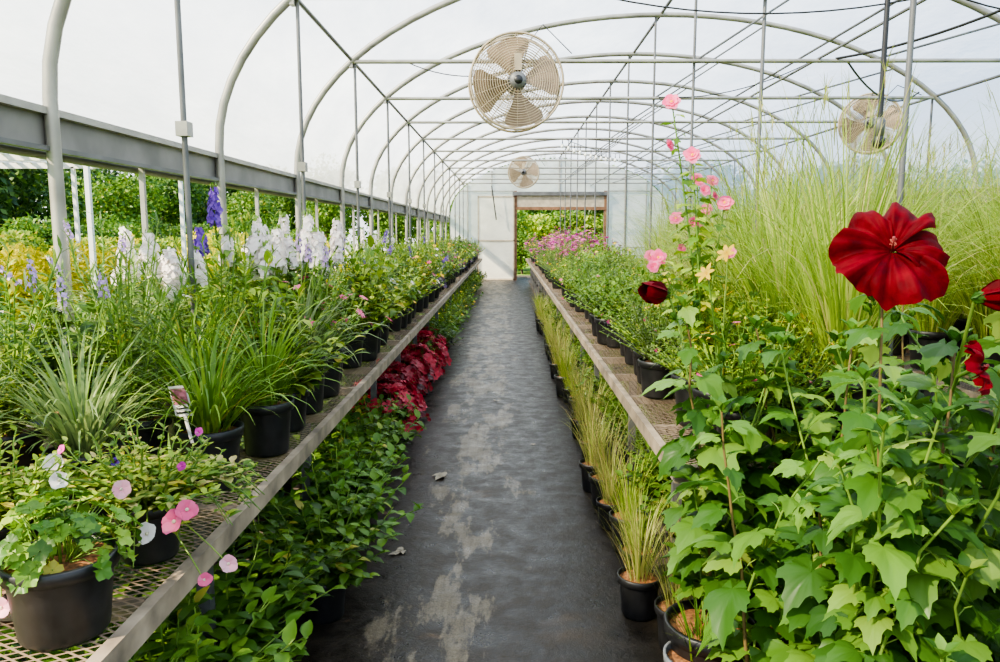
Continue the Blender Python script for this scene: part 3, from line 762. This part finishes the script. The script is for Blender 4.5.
# --------------------------------------------------------- outdoors
def cloud(mb,n,rx,rz,zc,L,mi,lumps=7,trunk=True,seed=0):
    rg=random.Random(seed)
    if trunk: tube(mb,[(0,0,-.02),(.05,0,zc*.6),(0,.05,zc)],rx*.06,rx*.03,'trunk',7)
    C=[(Vector((rg.uniform(-.55,.55)*rx,rg.uniform(-.55,.55)*rx,zc+rg.uniform(-.5,.6)*rz)),rg.uniform(.4,.65)) for _ in range(lumps)]
    for i in range(n):
        c,s=rg.choice(C); th=rg.uniform(0,6.28); u=rg.uniform(-1,1); q=math.sqrt(1-u*u); d=Vector((q*cos(th),q*sin(th),u))
        rr=s*rg.uniform(.75,1.05); p=c+Vector((d.x*rx*rr,d.y*rx*rr,d.z*rz*rr))
        if p.z<.05: continue
        e=(d+Vector((rg.uniform(-.8,.8),rg.uniform(-.8,.8),rg.uniform(-.8,.4)))).normalized()
        leaf(mb,p,e,L*rg.uniform(.6,1.2),L*.32,mi,.6,.2,2,up=d)
M['tree1']=T('t1',cloud,4200,2.6,2.6,3.4,.30,'tree_leaf',9,True,1)
M['tree2']=T('t2',cloud,4200,2.2,3.0,3.6,.28,'tree_leaf',9,True,2)
M['tree3']=T('t3',cloud,3600,2.4,2.2,3.0,.28,'leaf',8,True,3)
M['shy']=T('sy',cloud,2200,.6,.5,.75,.09,'leaf_yel',7,True,4)
M['shg']=T('sg',cloud,2200,.6,.55,.75,.09,'leaf',7,True,5)
M['shl']=T('sl_',cloud,2200,.6,.5,.7,.09,'leaf_lt',7,True,6)
M['shd']=T('sd',cloud,2200,.6,.6,.8,.09,'leaf_dk',7,True,7)
for row,(x,ks,s) in enumerate(((-3.8,['shg','shl','shl'],.5),(-5.2,['shl','shg','shl'],.6),(-7.6,['shy','shy','shg'],1.05),(-9.0,['shy','shg','shl'],1.25),(-12.5,['shg','shd','shd'],1.5))):
    y=2.
    while y<32:
        k=R.choice(ks); pl(k,'nursery_shrub',x+U(-.2,.2),y,-.03,sc=U(.8,1.15)*s); y+=1.15
y=2
while y<60:
    pl(R.choice(['tree1','tree2','tree3']),'background_tree',-19+U(-2,2),y,-.03,sc=U(.65,1.0)); pl(R.choice(['tree1','tree2']),'background_tree',-26+U(-1.5,1.5),y+1.5,-.03,sc=U(.9,1.2)); y+=4.2
y=3
while y<45:
    pl(R.choice(['tree1','tree2','tree3']),'background_tree',15+U(-1.5,1.5),y,-.03,sc=U(.6,.8)); y+=3.6
x=-14
while x<22:
    pl(R.choice(['tree1','tree2']),'background_tree',x,46+U(-2,2),-.03,sc=U(.8,1.0)); pl(R.choice(['tree3','tree1']),'background_tree',x+1.6,38+U(-1.5,1.5),-.03,sc=U(.6,.75)); x+=3.4
x=-3
while x<7:
    pl(R.choice(['shl','shg','shg']),'nursery_shrub',x,29.5+U(-.3,.3),-.03,sc=1.3); pl(R.choice(['shl','shg','shg']),'nursery_shrub',x+.5,32+U(-.3,.3),-.03,sc=2.); x+=1.2
# white pergola outside
mb=MB()
for x in(-9.5,-7.7,-5.8):
    for y in(10.5,13.5): mb.box(x-.03,x+.03,y-.03,y+.03,-.03,2.75,'white_paint')
for y in(10.5,12,13.5): mb.box(-9.7,-5.6,y-.03,y+.03,2.72,2.82,'white_paint')
x=-9.7
while x<-5.6: mb.box(x,x+.05,10.3,13.7,2.82,2.88,'white_paint'); x+=.25
place(mb.mesh('perg'),'white_pergola')

# --------------------------------------------------------- light & camera
w=bpy.data.worlds.new('World'); scene.world=w; w.use_nodes=True; nt=w.node_tree; nt.nodes.clear()
out=nt.nodes.new('ShaderNodeOutputWorld'); bg=nt.nodes.new('ShaderNodeBackground'); tc=nt.nodes.new('ShaderNodeTexCoord'); sp=nt.nodes.new('ShaderNodeSeparateXYZ')
nt.links.new(tc.outputs['Generated'],sp.inputs[0]); r=ramp(nt,sp.outputs[2],[(0,(.95,.96,.98)),(.45,(.45,.66,1.0))]); nt.links.new(r.outputs[0],bg.inputs[0]); bg.inputs[1].default_value=2.3
nt.links.new(bg.outputs[0],out.inputs[0])
L=bpy.data.lights.new('sun','SUN'); L.energy=17; L.angle=math.radians(1.5); L.color=(1,.86,.62)
o=bpy.data.objects.new('sun',L); o.rotation_euler=(math.radians(24),math.radians(-50),0); scene.collection.objects.link(o)
c=bpy.data.cameras.new('cam'); c.lens=27; c.sensor_width=36; c.clip_start=.05; c.clip_end=300
o=bpy.data.objects.new('camera',c); o.location=(0,0,1.6); o.rotation_euler=(math.radians(82.5),0,math.radians(.53)); scene.collection.objects.link(o); scene.camera=o
print('faces',sum(len(m.polygons) for m in bpy.data.meshes),'objs',len(bpy.data.objects))
